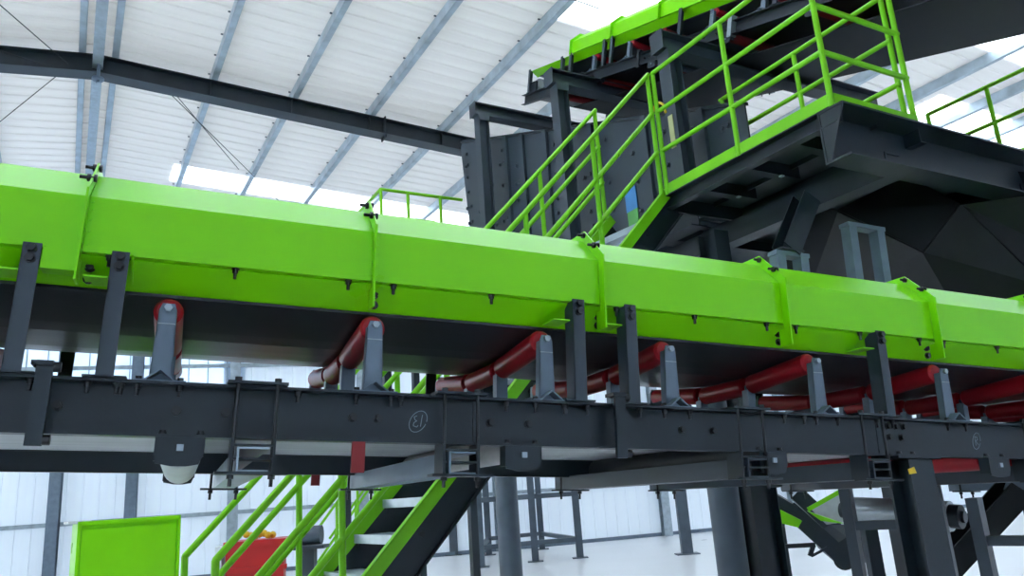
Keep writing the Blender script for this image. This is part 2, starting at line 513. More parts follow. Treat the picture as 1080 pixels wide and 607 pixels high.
def conveyor(name, label, F, s0, s1, joints, idlers, posts, clamps, straps, returns, splices, hood_s0, full=True):
    """F maps (s along, w across, h up) to the world; instances are placed in the root's own frame."""
    rt = thing(name, label, 'conveyor', F @ Matrix.Translation((0, 0, 0.21)))
    dz = -0.21
    def B(kind, s, w, h, parent):
        return inst('bolt', bolt_mesh(kind), parent, (s, w, h+dz))
    # side channels
    cuts = [s0]+splices+[s1]
    near = []
    for i in range(len(cuts)-1):
        a, b = cuts[i]+0.0015, cuts[i+1]-0.0015
        mb = MB(F)
        mb.box(a, b, 0.052, 0.058, 0.21, 0.365)
        mb.box(a, b, 0, 0.058, 0.21, 0.218).box(a, b, 0, 0.058, 0.357, 0.365)
        near.append(part('side_channel', mb, M['dark'], rt, label='charcoal side channel facing the viewer'))
        mb = MB(F)
        mb.box(a, b, 1.442, 1.448, 0.178, 0.365).box(a, b, 1.442, 1.5, 0.178, 0.186).box(a, b, 1.442, 1.5, 0.357, 0.365)
        mb.box(a, b, 1.434, 1.442, 0.262, 0.270)
        part('side_channel', mb, M['dark'], rt, label='charcoal side channel on the far side')
    nb = near[0]
    # belt: troughed carrying run and flat return run
    mb = MB(F)
    mb.sheet([(0.12, 0.638), (0.25, 0.622), (0.42, 0.602), (0.52, 0.594), (0.80, 0.594), (0.9, 0.603), (1.08, 0.628), (1.22, 0.65)], s0+0.25, s1-0.25, 0, -0.010)
    belt = part('carrying_belt', mb, M['rubber'], rt, label='black troughed rubber belt')
    part('return_belt', MB(F).box(s0+0.25, s1-0.25, 0.13, 1.43, 0.266, 0.276), M['rubber_dusty'] if full else M['rubber'], rt, label='dusty grey underside of the returning belt' if full else None)
    for s in (s0+0.25, s1-0.25):
        d = part('end_pulley', MB(F).tube((s, 0.1, 0.44), (s, 1.38, 0.44), 0.158, 24).tube((s, 0.03, 0.44), (s, 1.47, 0.44), 0.03, 12), M['drum'], rt, label='steel end pulley')
        for w in (0.02, 1.44):
            part('bearing_plate', MB(F).box(s-0.09, s+0.09, w, w+0.03, 0.365, 0.53), M['dark'], d)
    # hood: one folded green panel per bay, flanged joints between
    for i in range(len(joints)-1):
        a, b = joints[i]+0.004, joints[i+1]-0.004
        prof = [(0.035, 0.722), (0.0, 0.722), (0.0, 0.890), (0.112, 1.000), (1.388, 1.000), (1.5, 0.890), (1.5, 0.80), (1.465, 0.80)]
        pn = part('hood_panel', MB(F).sheet(prof, a, b, 0, 0.004), M['green'], rt, label='bright green folded hood panel')
        n = max(2, int((b-a)/0.34))
        if full:
            for kk in range(n+1):
                B('hang', a+0.07+kk*(b-a-0.14)/n, 0.018, 0.722, pn)
    for s in joints:
        o = [(-0.036, 0.70), (-0.036, 0.905), (0.105, 1.040), (0.75, 1.045), (1.395, 1.040), (1.536, 0.905), (1.536, 0.79), (1.5, 0.79), (1.5, 0.890), (1.388, 1.0), (0.112, 1.0), (0.0, 0.890), (0.0, 0.70)]
        mb = MB(F)
        q = [(s-0.003, a, b) for a, b in o]
        r = [(s+0.003, a, b) for a, b in o]
        n = len(o)
        faces = [(0, 1, 11, 12), (1, 2, 10, 11), (2, 3, 10), (3, 4, 9), (3, 9, 10), (4, 5, 8, 9), (5, 6, 7, 8)]
        fs = list(faces)+[tuple(n+i for i in f[::-1]) for f in faces]+[(k, n+k, n+(k+1) % n, (k+1) % n) for k in range(n)]
        mb.poly(q+r, fs)
        jf = part('joint_flange', mb, M['green'], rt, label='green flange where two hood panels meet')
        if full:
            part('joint_flange_tab', MB(F).box(s-0.003, s+0.003, -0.036, 0.03, 0.63, 0.70), M['green'], jf)
            for (w, h) in ((0.020, 0.955), (0.10, 1.020), (0.2, 1.022)):
                B('side', s, w, h, jf)
            for h in (0.745, 0.785, 0.82, 0.85, 0.875):
                inst('bolt', bolt_mesh('rivet'), jf, (s+0.012, 0.002, h+dz))
            for h in (0.66, 0.695):
                B('web', s+0.022, 0.07, h, jf)
    # skirts under the hood
    part('skirt_board', MB(F).sheet([(0.030, 0.722), (0.130, 0.652), (0.130, 0.640)], hood_s0-(0 if full else 1.05), joints[-1], 0, 0.004), M['green'], rt, label='recessed green skirt sloping inward below the hood')
    # posts from channel to hood, flat bars with a folded edge
    for s in posts:
        mb = MB(F)
        mb.box(s-0.023, s+0.023, -0.016, -0.010, 0.365, 0.728).box(s-0.023, s-0.018, -0.016, 0.05, 0.365, 0.722)
        po = part('hood_post', mb, M['slate_dark'], rt, label='dark angle post carrying the hood')
        part('foot_plate', MB(F).box(s-0.055, s+0.055, -0.016, 0.055, 0.365, 0.371), M['dark'], po)
        if full:
            part('post_bracket', MB(F).poly([(s+0.028, 0.03, 0.722), (s+0.028, 0.10, 0.66), (s+0.028, -0.012, 0.722), (s+0.032, 0.03, 0.722), (s+0.032, 0.10, 0.66), (s+0.032, -0.012, 0.722)],
                 [(0, 1, 2), (5, 4, 3), (0, 3, 4, 1), (1, 4, 5, 2), (2, 5, 3, 0)]).box(s-0.09, s-0.028, 0.0, 0.10, 0.650, 0.655), M['green'], po)
            for h in (0.712, 0.683):
                B('web', s, -0.016, h, po)
            for d in (-0.042, 0.042):
                B('hang', s+d, 0.025, 0.357, po)
    for s in posts[1::2]:                # far side posts
        part('hood_post', MB(F).box(s-0.328, s-0.272, 1.51, 1.516, 0.365, 0.82).box(s-0.328, s-0.272, 1.49, 1.516, 0.365, 0.371), M['dark'], rt)
    # idler sets
    for s in idlers:
        mb = MB(F)
        mb.poly([(s-0.045, 0.0, 0.366), (s, 0.0, 0.402), (s+0.045, 0.0, 0.366), (s-0.039, 0.0, 0.366), (s, 0.0, 0.396), (s+0.039, 0.0, 0.366),
                 (s-0.045, 1.48, 0.366), (s, 1.48, 0.402), (s+0.045, 1.48, 0.366), (s-0.039, 1.48, 0.366), (s, 1.48, 0.396), (s+0.039, 1.48, 0.366)],
                [(0, 1, 4, 3), (1, 2, 5, 4), (6, 9, 10, 7), (7, 10, 11, 8), (0, 6, 7, 1), (1, 7, 8, 2), (3, 4, 10, 9), (4, 5, 11, 10), (0, 3, 9, 6), (2, 8, 11, 5)])
        mb.box(s-0.07, s+0.07, 0.0, 0.055, 0.365, 0.368)
        idl = part('idler_frame', mb, M['steel'], rt, label='bluegrey idler frame')
        # outer brackets
        def bracket(w, htop, wid, tilt):
            mb = MB(F)
            a, b = wid/2, wid/2*0.78
            mb.prism([(s-a, w, 0.372), (s+a, w, 0.372), (s+b, w, htop-0.02), (s+b*0.7, w, htop), (s-b*0.7, w, htop), (s-b, w, htop-0.02)], (0, 0.005, 0))
            for sg in (-1, 1):
                x0, x1 = s+sg*a, s+sg*b
                mb.poly([(x0, w, 0.372), (x0, w+0.032, 0.372), (x1, w+0.032, htop-0.02), (x1, w, htop-0.02),
                         (x0-sg*0.005, w, 0.372), (x0-sg*0.005, w+0.032, 0.372), (x1-sg*0.005, w+0.032, htop-0.02), (x1-sg*0.005, w, htop-0.02)],
                        [(0, 1, 2, 3), (7, 6, 5, 4), (0, 4, 5, 1), (1, 5, 6, 2), (2, 6, 7, 3), (3, 7, 4, 0)])
            br = part('idler_bracket', mb, M['steel'], idl)
            return br
        bracket(0.045, 0.602, 0.062, 0)
        bracket(1.27, 0.645, 0.062, 0)
        part('bracket_seam', MB(F).box(s-0.024, s+0.024, 0.042, 0.046, 0.539, 0.542), M['galv'], idl)
        for w, h in ((0.476, 0.548), (0.834, 0.545)):
            part('idler_bracket', MB(F).box(s-0.026, s+0.026, w-0.003, w+0.003, 0.39, h).box(s-0.028, s-0.024, w-0.02, w+0.02, 0.38, h-0.02), M['steel'], idl)
        r = 0.042
        rolls = (((0.082, 0.588), (0.462, 0.552)), ((0.492, 0.548), (0.818, 0.548)), ((0.848, 0.552), (1.255, 0.600)))
        for (a, b) in rolls:
            A, Bp = V3((s, a[0], a[1])), V3((s, b[0], b[1]))
            d = (Bp-A).normalized()
            e = 0.010
            mb = MB(F)
            mb.tube(A+d*e, Bp-d*e, r, 20, caps=False)
            mb.tube(A+d*e, A, r, 20, r*0.80, caps=False).tube(A, A-d*0.002, r*0.80, 20, r*0.3)
            mb.tube(Bp-d*e, Bp, r, 20, r*0.80, caps=False).tube(Bp, Bp+d*0.002, r*0.80, 20, r*0.3)
            part('roller', mb, M['red'], idl, label='red idler roller')
        part('roller_pin', MB(F).tube((s, 0.044, 0.588), (s, 0.030, 0.588), 0.0115, 6), M['galv'], idl)
        if full:
            for d in (-0.055, 0.055):
                B('hang', s+d, 0.025, 0.357, idl)
                B('top', s+d, 0.025, 0.367, idl)
    # clamped cross channels below
    for s, mk in clamps:
        cc = part('cross_channel', MB(F).channel((s, -0.03, 0.150), (s, 1.62, 0.150), 0.088, 0.07, 0.006, side=-1), M[mk], rt, label='cross channel clamped under the side channels')
        part('packing_frame', MB(F).box(s-0.062, s-0.056, -0.02, 0.07, 0.115, 0.21).box(s+0.056, s+0.062, -0.02, 0.07, 0.115, 0.21)
             .box(s-0.062, s+0.062, -0.02, 0.0, 0.188, 0.194).box(s-0.062, s+0.062, -0.02, 0.07, 0.150, 0.156), M['dark'], cc)
        part('clamp_plate', MB(F).box(s-0.085, s+0.085, -0.03, 0.06, 0.366, 0.374), M['dark'], cc)
        part('clamp_plate', MB(F).box(s-0.10, s+0.10, -0.04, 0.02, 0.108, 0.116), M['dark'], cc)
        for d in (-0.056, 0.056):
            part('clamp_rod', MB(F).tube((s+d, -0.012, 0.385), (s+d, -0.012, 0.075), 0.0055, 8).tube((s+d, -0.012, 0.374), (s+d, -0.012, 0.386), 0.011, 6)
                 .tube((s+d, -0.012, 0.107), (s+d, -0.012, 0.096), 0.011, 6), M['black'], cc)
            part('clamp_rod', MB(F).tube((s+d, 1.52, 0.37), (s+d, 1.52, 0.065), 0.006, 8).tube((s+d, 1.52, 0.107), (s+d, 1.52, 0.093), 0.012, 6), M['black'], cc)
        part('clamp_plate', MB(F).box(s-0.10, s+0.10, 1.49, 1.55, 0.108, 0.116), M['dark'], cc)
    # strap bars over the near channel
    for s in straps:
        st = part('strap_bar', MB(F).box(s-0.020, s+0.020, -0.022, -0.006, 0.176, 0.402).box(s-0.032, s+0.020, -0.03, 0.03, 0.388, 0.400), M['dark'], rt, label='flat strap bar bolted over the side channel')
        B('web', s+0.034, 0.05, 0.29, st)
        for hh in (0.386, 0.192):
            part('strap_bolt', MB(F).tube((s+0.02, -0.012, hh), (s+0.038, -0.012, hh), 0.014, 8), M['black'], st)
    # return rollers
    for s, mk in returns:
        rr = 0.068 if mk == 'whiteroll' else 0.052
        rh = 0.266-rr
        ro = part('return_roller', MB(F).tube((s, 0.075, rh), (s, 1.40, rh), rr, 24).tube((s, 0.06, rh), (s, 1.45, rh), 0.014, 8), M[mk], rt, label='return roller under the belt')
        for w0, w1 in ((0.004, 0.012), (1.452, 1.460)):
            mb = MB(F)
            mb.prism([(s-0.064, w0, 0.21), (s+0.064, w0, 0.21), (s+0.064, w0, 0.17), (s+0.052, w0, 0.136), (s+0.02, w0, 0.130), (s-0.02, w0, 0.130), (s-0.062, w0, 0.138)], (0, w1-w0, 0))
            mb.box(s-0.066, s-0.061, w0, w0+0.05, 0.145, 0.21).box(s+0.059, s+0.064, w0, w0+0.05, 0.16, 0.21)
            part('roller_bracket', mb, M['dark'], ro)
        part('shaft_end', MB(F).box(s-0.009, s+0.009, -0.004, 0.004, 0.172, 0.190), M['galv'], ro)
        for d in (-0.05, 0.05):
            B('top', s+d, 0.025, 0.218, ro)
    return rt, near, B

# ------------------------------------------------------------------ the main conveyor
L1 = adir(66.54, -3.706)
W1 = V3((-L1.y, L1.x, 0)).normalized()
U1 = L1.cross(W1)
F1 = frame(L1, W1, U1, EYE+W1*2.4)
j1 = [-0.331+0.8375*i for i in range(-3, 9)]
main, near, B1 = conveyor(
    'belt_conveyor', 'long green hooded belt conveyor crossing the hall in front on charcoal channels', F1, -2.9, 6.45,
    j1, [-1.32, -0.70, -0.087, 0.532, 1.143, 1.659, 2.37, 3.098, 3.75, 4.4, 5.05, 5.7],
    [-2.1, -1.88, -0.447, -0.226, 1.245, 1.458, 2.68, 4.52, 4.74],
    [(-1.5, 'galv'), (0.18, 'galv'), (0.81, 'steel'), (1.96, 'slate_dark'), (2.57, 'slate_dark'), (3.53, 'slate_dark'), (5.0, 'steel')],
    [-0.37, 1.395, 4.2], [(-1.3, 'whiteroll'), (-0.014, 'whiteroll'), (1.035, 'dustroll'), (2.065, 'darkroll'), (3.30, 'red'), (4.1, 'red'), (5.2, 'red')], [2.655], j1[0])
for s in (-0.035, 0.099, 0.474, 0.555, 0.933, 1.071, 1.691, 1.831):
    B1('web', s, 0.052, 0.288, near[0])
for s, h in ((2.72, 0.29), (2.79, 0.29), (2.72, 0.335), (2.765, 0.335), (2.81, 0.335)):
    B1('web', s, 0.052, h, near[1])
for s in (2.735, 2.81):
    B1('top', s, 0.025, 0.218, near[1])
for s in (-0.194, 0.30, 0.62, 0.98, 2.15, 2.25):
    B1('hang', s, 0.022, 0.357, near[0])
for s in (0.118, 0.871):
    part('seam_strip', MB(F1).box(s, s+0.003, 0.048, 0.052, 0.22, 0.355), M['black'], near[0])
# red hanger plates below both channels
for s, w, h0, h1 in ((0.487, 0.0, 0.118, 0.21), (0.585, 1.46, 0.128, 0.195)):
    part('hanger_plate', MB(F1).box(s-0.020, s+0.020, w, w+0.012, h0, h1), M['red_dull'], main, label='dull red hanger plate')
part('hood_tab', MB(F1).box(-0.422, -0.336, -0.010, -0.006, 0.662, 0.722).box(-0.422, -0.336, -0.010, 0.05, 0.660, 0.664), M['green'], main, label='small green tab between post and flange')
# chalk marks on the web
def chalk(s, h, strokes, parent, rx=0.028, rh=0.034):
    mb = MB(F1)
    pts = [(s+rx*math.cos(t)*1.0+0.010*math.sin(t), 0.0505, h+rh*math.sin(t)) for t in [i*math.pi/14 for i in range(0, 28)]]
    lines = [pts]+[[(s+a, 0.0505, h+b) for a, b in st] for st in strokes]
    for ln in lines:
        for a, b in zip(ln[:-1], ln[1:]):
            mb.bar(a, b, 0.0022, 0.001, up=(0, 1, 0))
    part('chalk_mark', mb, M['chalk'], parent, label='circled number chalked on the channel')
chalk(0.685, 0.283, [[(0.014, 0.022), (0.008, -0.016)], [(-0.004, 0.018), (-0.014, 0.014), (-0.010, 0.004), (-0.004, 0.002), (-0.014, -0.004), (-0.016, -0.014), (-0.004, -0.018), (0.0, -0.012)]], near[0])
chalk(3.24, 0.287, [[(-0.008, 0.02), (-0.008, -0.02)], [(-0.008, 0.018), (0.006, 0.016), (0.008, 0.006), (-0.006, 0.0), (0.010, -0.018)]], near[1], 0.024, 0.036)
# support leg
def c1(s, w, h):
    return F1 @ V3((s, w, h))
for s, w in ((2.82, 0.06), (5.6, 0.06), (5.6, 1.47), (-2.6, 0.06), (-2.6, 1.47)):
    top = c1(s, w, 0.20)
    mb = MB()
    mb.ibeam(V3((top.x, top.y, 0.0)), top, 0.135, 0.12, 0.012, up=W1)
    lg = part('support_leg', mb, M['dark'], main, label='charcoal steel support leg down to the floor')
    part('base_plate', MB().bar(V3((top.x, top.y, 0.0)), V3((top.x, top.y, 0.02)), 0.28, 0.26, up=W1), M['dark'], lg)
    if s == 2.82:
        part('tape_scrap', MB(F1).prism([(s-0.10, -0.022, 0.155), (s-0.065, -0.022, 0.165), (s-0.055, -0.022, 0.14), (s-0.095, -0.022, 0.135)], (0, 0.003, 0)), M['yellow'], lg, label='scrap of old yellow tape')
part('cap_plate', MB(F1).box(2.68, 2.92, -0.02, 0.12, 0.200, 0.209), M['dark'], main)

# ------------------------------------------------------------------ upper conveyor
L2 = -adir(-30, 17)
U2 = L2.cross(Qd)
A2 = FB @ V3((5.2, 5.48, 5.91))
HS = 0.87
F2 = frame(L2, Qd, U2, A2) @ Matrix.Scale(HS, 4, (0, 0, 1)) @ Matrix.Translation((0, 0, -0.21))
F2r = frame(L2, Qd, U2, A2)
# the builder's root must be unscaled so that copied bolts keep their shape
_th = thing
def thing_u(name, label, cat, mw, group=None, kind=None):
    loc, rot, sca = mw.decompose()
    return _th(name, label, cat, Matrix.LocRotScale(loc, rot, None), group, kind)
thing = thing_u
j2 = [-1.83, -0.97, -0.11, 0.75, 1.6, 2.4, 3.2, 4.0]
upper, near2, B2 = conveyor(
    'belt_conveyor', 'smaller green hooded conveyor sloping up high above the charcoal hopper', F2, -3.05, 4.6,
    j2, [-2.4, -1.39, -0.69, -0.14, 0.64, 1.31, 2.0, 2.7, 3.4], [-2.85, -2.03, -1.83, -1.11, -0.96, 0.23, 1.5],
    [(-1.6, 'steel'), (0.0, 'steel')], [-0.42], [(-2.2, 'red_dull'), (-1.2, 'red_dull'), (-0.2, 'red_dull'), (0.9, 'red_dull'), (1.9, 'red_dull')], [0.95], -1.83, full=False)
thing = _th
for s in (-0.3, -0.2, 0.55, 0.72, 0.85, -1.5, -1.38):
    B2('web', s, 0.052, 0.29, near2[0])
part('drip_pan', MB(F2).box(-2.0, 4.3, 0.20, 1.36, 0.02, 0.03), M['chute'], upper, label='dark drip pan under the upper belt')
part('splice_plate', MB(F2).box(0.93, 0.98, -0.012, 0.06, 0.19, 0.42), M['galv'], upper)

# ------------------------------------------------------------------ portal frames carrying it
for i, (p, zt, lb) in enumerate(((4.83, 5.63, 'charcoal portal frame nearest the platform railing under the upper conveyor'),
                                 (6.66, 6.24, 'charcoal portal frame in the middle under the upper conveyor'),
                                 (8.57, 6.77, 'charcoal portal frame under the raised head of the upper conveyor'))):
    t = thing('portal_frame', lb, 'frame', BT(4.65, p, 3.9), group='portal frames under the upper conveyor')
    q1 = 7.7 if i == 0 else (7.0 if i == 1 else 6.4)
    part('cross_beam', MB(FB).ibeam((4.52, p, zt-0.09), (q1, p, zt-0.09), 0.16, 0.18, 0.012), M['slate_dark'], t)
    part('end_plate', MB(FB).box(4.515, 4.525, p-0.085, p+0.085, zt-0.19, zt+0.005), M['slate_dark'], t)
    for q in (4.65, q1-0.15):
        part('post', MB(FB).ibeam((q, p, 3.9), (q, p, zt-0.18), 0.15, 0.15, 0.012, up=(1, 0, 0)), M['slate_dark'], t)
        part('gusset', MB(FB).prism([(q-0.085, p-0.085, zt-0.18), (q+0.085, p-0.085, zt-0.18), (q+0.075, p-0.085, zt-0.26), (q-0.075, p-0.085, zt-0.26)], (0, 0.01, 0)), M['slate_dark'], t)

# ------------------------------------------------------------------ hopper with bolted plates
hop = thing('crusher_hopper', 'large charcoal hopper with bolted sloping side plates behind the stair', 'hopper', BT(4.9, 7, 3.7))
def ztop(p):
    return 4.72+(p-4.26)*0.378
ribs = [4.26, 4.76, 5.55, 6.45, 7.38, 7.93, 8.35, 9.0, 9.75]
hb = MB()
hb.tube((0, 0, 0), (-0.006, 0, 0), 0.034, 8).tube((-0.006, 0, 0), (-0.024, 0, 0), 0.024, 6)
hbolt = mesh_of('bolt', hb, M['slate_dark'])
for i in range(len(ribs)-1):
    a, b = ribs[i]+0.004, ribs[i+1]-0.004
    lean = 0.0
    zb = 3.9
    if i == len(ribs)-2:
        pts = [(4.9, a, zb), (4.9, b-0.35, zb), (4.9, b-0.12, 5.65), (4.9, b, ztop(b)-0.12), (4.9, b-0.06, ztop(b)), (4.9, a, ztop(a))]
    else:
        pts = [(4.9, a, zb), (4.9, b, zb), (4.9, b, ztop(b)), (4.9, a, ztop(a))]
    pl = part('side_plate', MB(FB).prism(pts, (0.02, 0, 0)), M['hopper'], hop)
    nb_ = max(1, int((b-a)/0.3))
    for c in range(nb_):
        pc = a+(c+0.5)*(b-a)/nb_
        zz = ztop(pc)-0.22
        while zz > 4.0:
            if random.random() < 0.9:
                for d in (-0.045, 0.045) if random.random() < 0.35 else (0.0,):
                    inst('bolt', hbolt, pl, (0.0, pc+d-7+random.uniform(-.02, .02), zz-3.7))
            zz -= random.choice((0.18, 0.24, 0.32))
for p in ribs[1:-1]:
    part('rib', MB(FB).box(4.86, 4.9, p-0.035, p+0.035, 3.9, ztop(p)-0.02), M['hopper'], hop)
part('top_edge', MB(FB).poly([(4.87, 4.26, ztop(4.26)), (4.87, 9.70, ztop(9.70)), (4.95, 9.70, ztop(9.70)), (4.95, 4.26, ztop(4.26)),
                              (4.87, 4.26, ztop(4.26)-.03), (4.87, 9.70, ztop(9.70)-.03), (4.95, 9.70, ztop(9.70)-.03), (4.95, 4.26, ztop(4.26)-.03)],
     [(0, 1, 2, 3), (7, 6, 5, 4), (0, 4, 5, 1), (1, 5, 6, 2), (2, 6, 7, 3), (3, 7, 4, 0)]), M['dark'], hop)
part('end_plate', MB(FB).box(4.92, 7.0, 9.38, 9.41, 3.9, 6.3), M['hopper'], hop)
part('side_plate', MB(FB).prism([(7.0, 5.2, 3.9), (7.0, 9.4, 3.9), (7.0, 9.6, 6.6), (7.0, 5.2, 5.0)], (0.02, 0, 0)), M['hopper'], hop)
part('end_plate', MB(FB).box(4.92, 7.0, 5.0, 5.03, 3.9, 4.7), M['hopper'], hop)
part('blue_tape', MB(FB).prism([(4.885, 5.98, 4.30), (4.885, 5.80, 4.30), (4.885, 5.80, 4.54), (4.885, 5.98, 4.54)], (0.012, 0, 0)), M['tape_blue'], hop, label='blue patch')
part('green_tape', MB(FB).prism([(4.885, 5.97, 4.02), (4.885, 5.82, 4.02), (4.885, 5.80, 4.30), (4.885, 5.97, 4.30)], (0.012, 0, 0)), M['tape_green'], hop, label='green patch')
for q in (4.62, 7.3):
    part('base_beam', MB(FB).ibeam((q, 4.7, 3.8), (q, 9.8, 3.8), 0.18, 0.2, 0.012), M['dark'], hop)
for p in (5.2, 6.95, 9.3):
    part('base_beam', MB(FB).ibeam((4.71, p, 3.8), (7.21, p, 3.8), 0.16, 0.18, 0.012), M['dark'], hop)
for q, p in ((7.3, 7.45), (7.3, 5.2)):
    part('leg', MB(FB).ibeam((q, p, 0), (q, p, 3.7), 0.2, 0.2, 0.012, up=(1, 0, 0)), M['dark'], hop)

# ------------------------------------------------------------------ platform with railing
plat = thing('access_platform', 'raised charcoal platform with green railings and toe boards above the conveyor', 'platform', BT(4.2, 2.93, 3.9))
ZP = 3.92
part('deck_plate', MB(FB).box(4.22, 5.14, 2.95, 4.63, ZP-0.03, ZP), M['dark_far'], plat)
part('edge_beam', MB(FB).channel((4.235, 2.93, ZP-0.085), (4.235, 4.65, ZP-0.085), 0.07, 0.12, 0.008, side=1), M['dark'], plat)
part('edge_beam', MB(FB).channel((5.12, 2.93, ZP-0.085), (5.12, 4.65, ZP-0.085), 0.07, 0.12, 0.008, side=-1), M['dark'], plat)
part('edge_beam', MB(FB).box(4.2, 5.14, 4.63, 4.66, ZP-0.15, ZP), M['dark'], plat)
fb = part('front_beam', MB(FB).channel((4.20, 2.965, ZP-0.215), (9.0, 2.965, ZP-0.215), 0.20, 0.37, 0.014, side=-1), M['dark'], plat, label='deep charcoal channel along the platform front')
part('stiffener', MB(FB).prism([(4.206, 2.87, ZP-0.045), (4.206, 3.06, ZP-0.045), (4.206, 3.06, ZP-0.386), (4.206, 3.02, ZP-0.386)], (0.012, 0, 0)), M['dark'], fb)
for q in (4.9, 6.6):
    part('under_beam', MB(FB).channel((q, 3.04, ZP-0.30), (q, 6.4, ZP-0.30), 0.16, 0.18, 0.012, side=-1), M['dark_far'], plat)
for p in (3.35, 3.80, 4.25):
    part('joist', MB(FB).box(4.27, 4.82, p-0.04, p+0.04, ZP-0.13, ZP-0.03), M['dark_far'], plat)
    j = part('joist_clip', MB(FB).box(4.60, 4.63, p-0.05, p-0.02, ZP-0.142, ZP-0.13), M['galv'], plat)
part('under_plate', MB(FB).box(5.14, 9.0, 3.05, 6.4, ZP-0.08, ZP-0.05), M['dark_far'], plat)
for q in (4.28, 4.72):
    part('deck_rib', MB(FB).box(q, q+0.012, 3.0, 4.6, ZP-0.07, ZP-0.03), M['dark_far'], plat)
# railings: posts, three rails, toe boards
R = 0.020
def rail(a, b, name='handrail', parent=plat, r=R):
    return part(name, MB(FB).tube(a, b, r, 10), M['green_rail'], parent)
def post(q, p, z0=ZP, h=1.1, parent=plat):
    return part('railing_post', MB(FB).tube((q, p, z0-0.03), (q, p, z0+h), R, 10).ball((q, p, z0+h), R), M['green_rail'], parent)
for z in (0.37, 0.73, 1.1):
    rail((4.21, 2.95, ZP+z), (4.21, 4.60, ZP+z))
    rail((4.21, 2.95, ZP+z), (5.12, 2.95, ZP+z))
    rail((5.14, 3.02, ZP+z), (5.14, 4.75, ZP+z))
for q, p in ((4.21, 2.95), (4.21, 3.78), (4.21, 4.60), (5.10, 2.95), (5.15, 3.04), (5.14, 3.87), (5.14, 4.72)):
    post(q, p)
part('toe_board', MB(FB).box(4.205, 4.212, 2.97, 4.62, ZP-0.02, ZP+0.065), M['green_rail'], plat)
part('toe_board', MB(FB).box(4.23, 5.12, 2.935, 2.942, ZP-0.01, ZP+0.065), M['green_rail'], plat)
# further railing on the right hand deck
part('deck_plate', MB(FB).box(7.3, 9.0, 2.95, 6.4, ZP-0.05, ZP-0.02), M['dark_far'], plat)
for z in (0.37, 0.73, 1.1):
    rail((7.42, 2.95, ZP+z), (7.42, 4.15, ZP+z))
for p in (2.95, 3.55, 4.15):
    post(7.42, p)
# columns under the platform
c_ = FB.inverted() @ at(795, 560, 6.3)
pc = part('column', MB(FB).ibeam((c_.x, c_.y, 0), (c_.x, c_.y, ZP-0.4), 0.15, 0.2, 0.012, up=(0, 1, 0)), M['dark'], plat, label='charcoal section column under the platform')
part('base_plate', MB(FB).box(c_.x-0.2, c_.x+0.2, c_.y-0.2, c_.y+0.2, 0, 0.02), M['dark'], pc)
for q, p in ((8.8, 3.0), (8.8, 6.2), (6.6, 6.3)):
    part('column', MB(FB).ibeam((q, p, 0), (q, p, ZP-0.39), 0.2, 0.2, 0.012, up=(1, 0, 0)), M['dark'], plat)
c_ = FB.inverted() @ at(768, 560, 6.1)
t = thing('round_column', 'thick round bluegrey steel column left of the dark section column', 'column', BT(c_.x, c_.y, 0))
part('shaft', MB(FB).tube((c_.x, c_.y, 0.02), (c_.x, c_.y, 2.75), 0.112, 28), M['slate'], t)
part('base_plate', MB(FB).box(c_.x-0.2, c_.x+0.2, c_.y-0.2, c_.y+0.2, 0, 0.02), M['slate'], t)
part('cap_plate', MB(FB).box(c_.x-0.16, c_.x+0.16, c_.y-0.16, c_.y+0.16, 2.75, 2.77), M['slate'], t)
# round column under the hopper base
c_ = FB.inverted() @ at(536.5, 560, 8.75)
t = thing('round_column', 'slimmer round bluegrey steel column standing right of the stair', 'column', BT(c_.x, c_.y, 0))
part('shaft', MB(FB).tube((c_.x, c_.y, 0.02), (c_.x, c_.y, 3.68), 0.122, 28), M['slate'], t)
part('base_plate', MB(FB).box(c_.x-0.2, c_.x+0.2, c_.y-0.2, c_.y+0.2, 0, 0.02), M['slate'], t)
part('cap_plate', MB(FB).box(c_.x-0.16, c_.x+0.16, c_.y-0.16, c_.y+0.16, 3.68, 3.70), M['slate'], t)

# ------------------------------------------------------------------ stair from the platform down to the floor
SD = -adir(55.5, 45)                 # down the slope
SLAT = adir(-34.5)                   # across the stair
SNOR = SLAT.cross(SD)
if SNOR.z < 0:
    SNOR = -SNOR
FS = frame(SD, SLAT, SNOR, V3((1.31, 6.10, 3.92)))
LEN = 5.52
stair = thing('steel_stair', 'long steel stair with green stringer edges and green handrails behind the conveyor', 'stair',
              frame(adir(55.5), SLAT, Zd, V3((FS @ V3((LEN, 0, 0))).to_3d())))
SWID = 0.72
for w, sg in ((0.0, 1), (SWID, -1)):
    sp = part('stringer', MB(FS).box(0, LEN, w-0.004, w+0.004, -0.24, 0.0).box(0, LEN, min(w, w-0.05*0), max(w, w+0.001), -0.24, -0.23), M['dark'], stair, label='charcoal stair stringer')
    part('stringer_edge', MB(FS).box(-0.06, LEN, w-0.014, w-0.004, -0.075, 0.006).box(-0.06, LEN, w-0.014, w+0.03, 0.0, 0.006), M['green_rail'], sp, label='green top edge of the stringer')
    part('stringer_edge', MB(FS).box(0, LEN, w-0.035, w+0.035, -0.248, -0.24), M['dark'], sp)
    for k in range(9):
        part('stringer_bolt', MB(FS).tube((0.45+k*0.6, w-0.006, -0.12), (0.45+k*0.6, w-0.012, -0.12), 0.018, 8), M['black'], sp)
nT = 19
sh = adir(55.5+180)
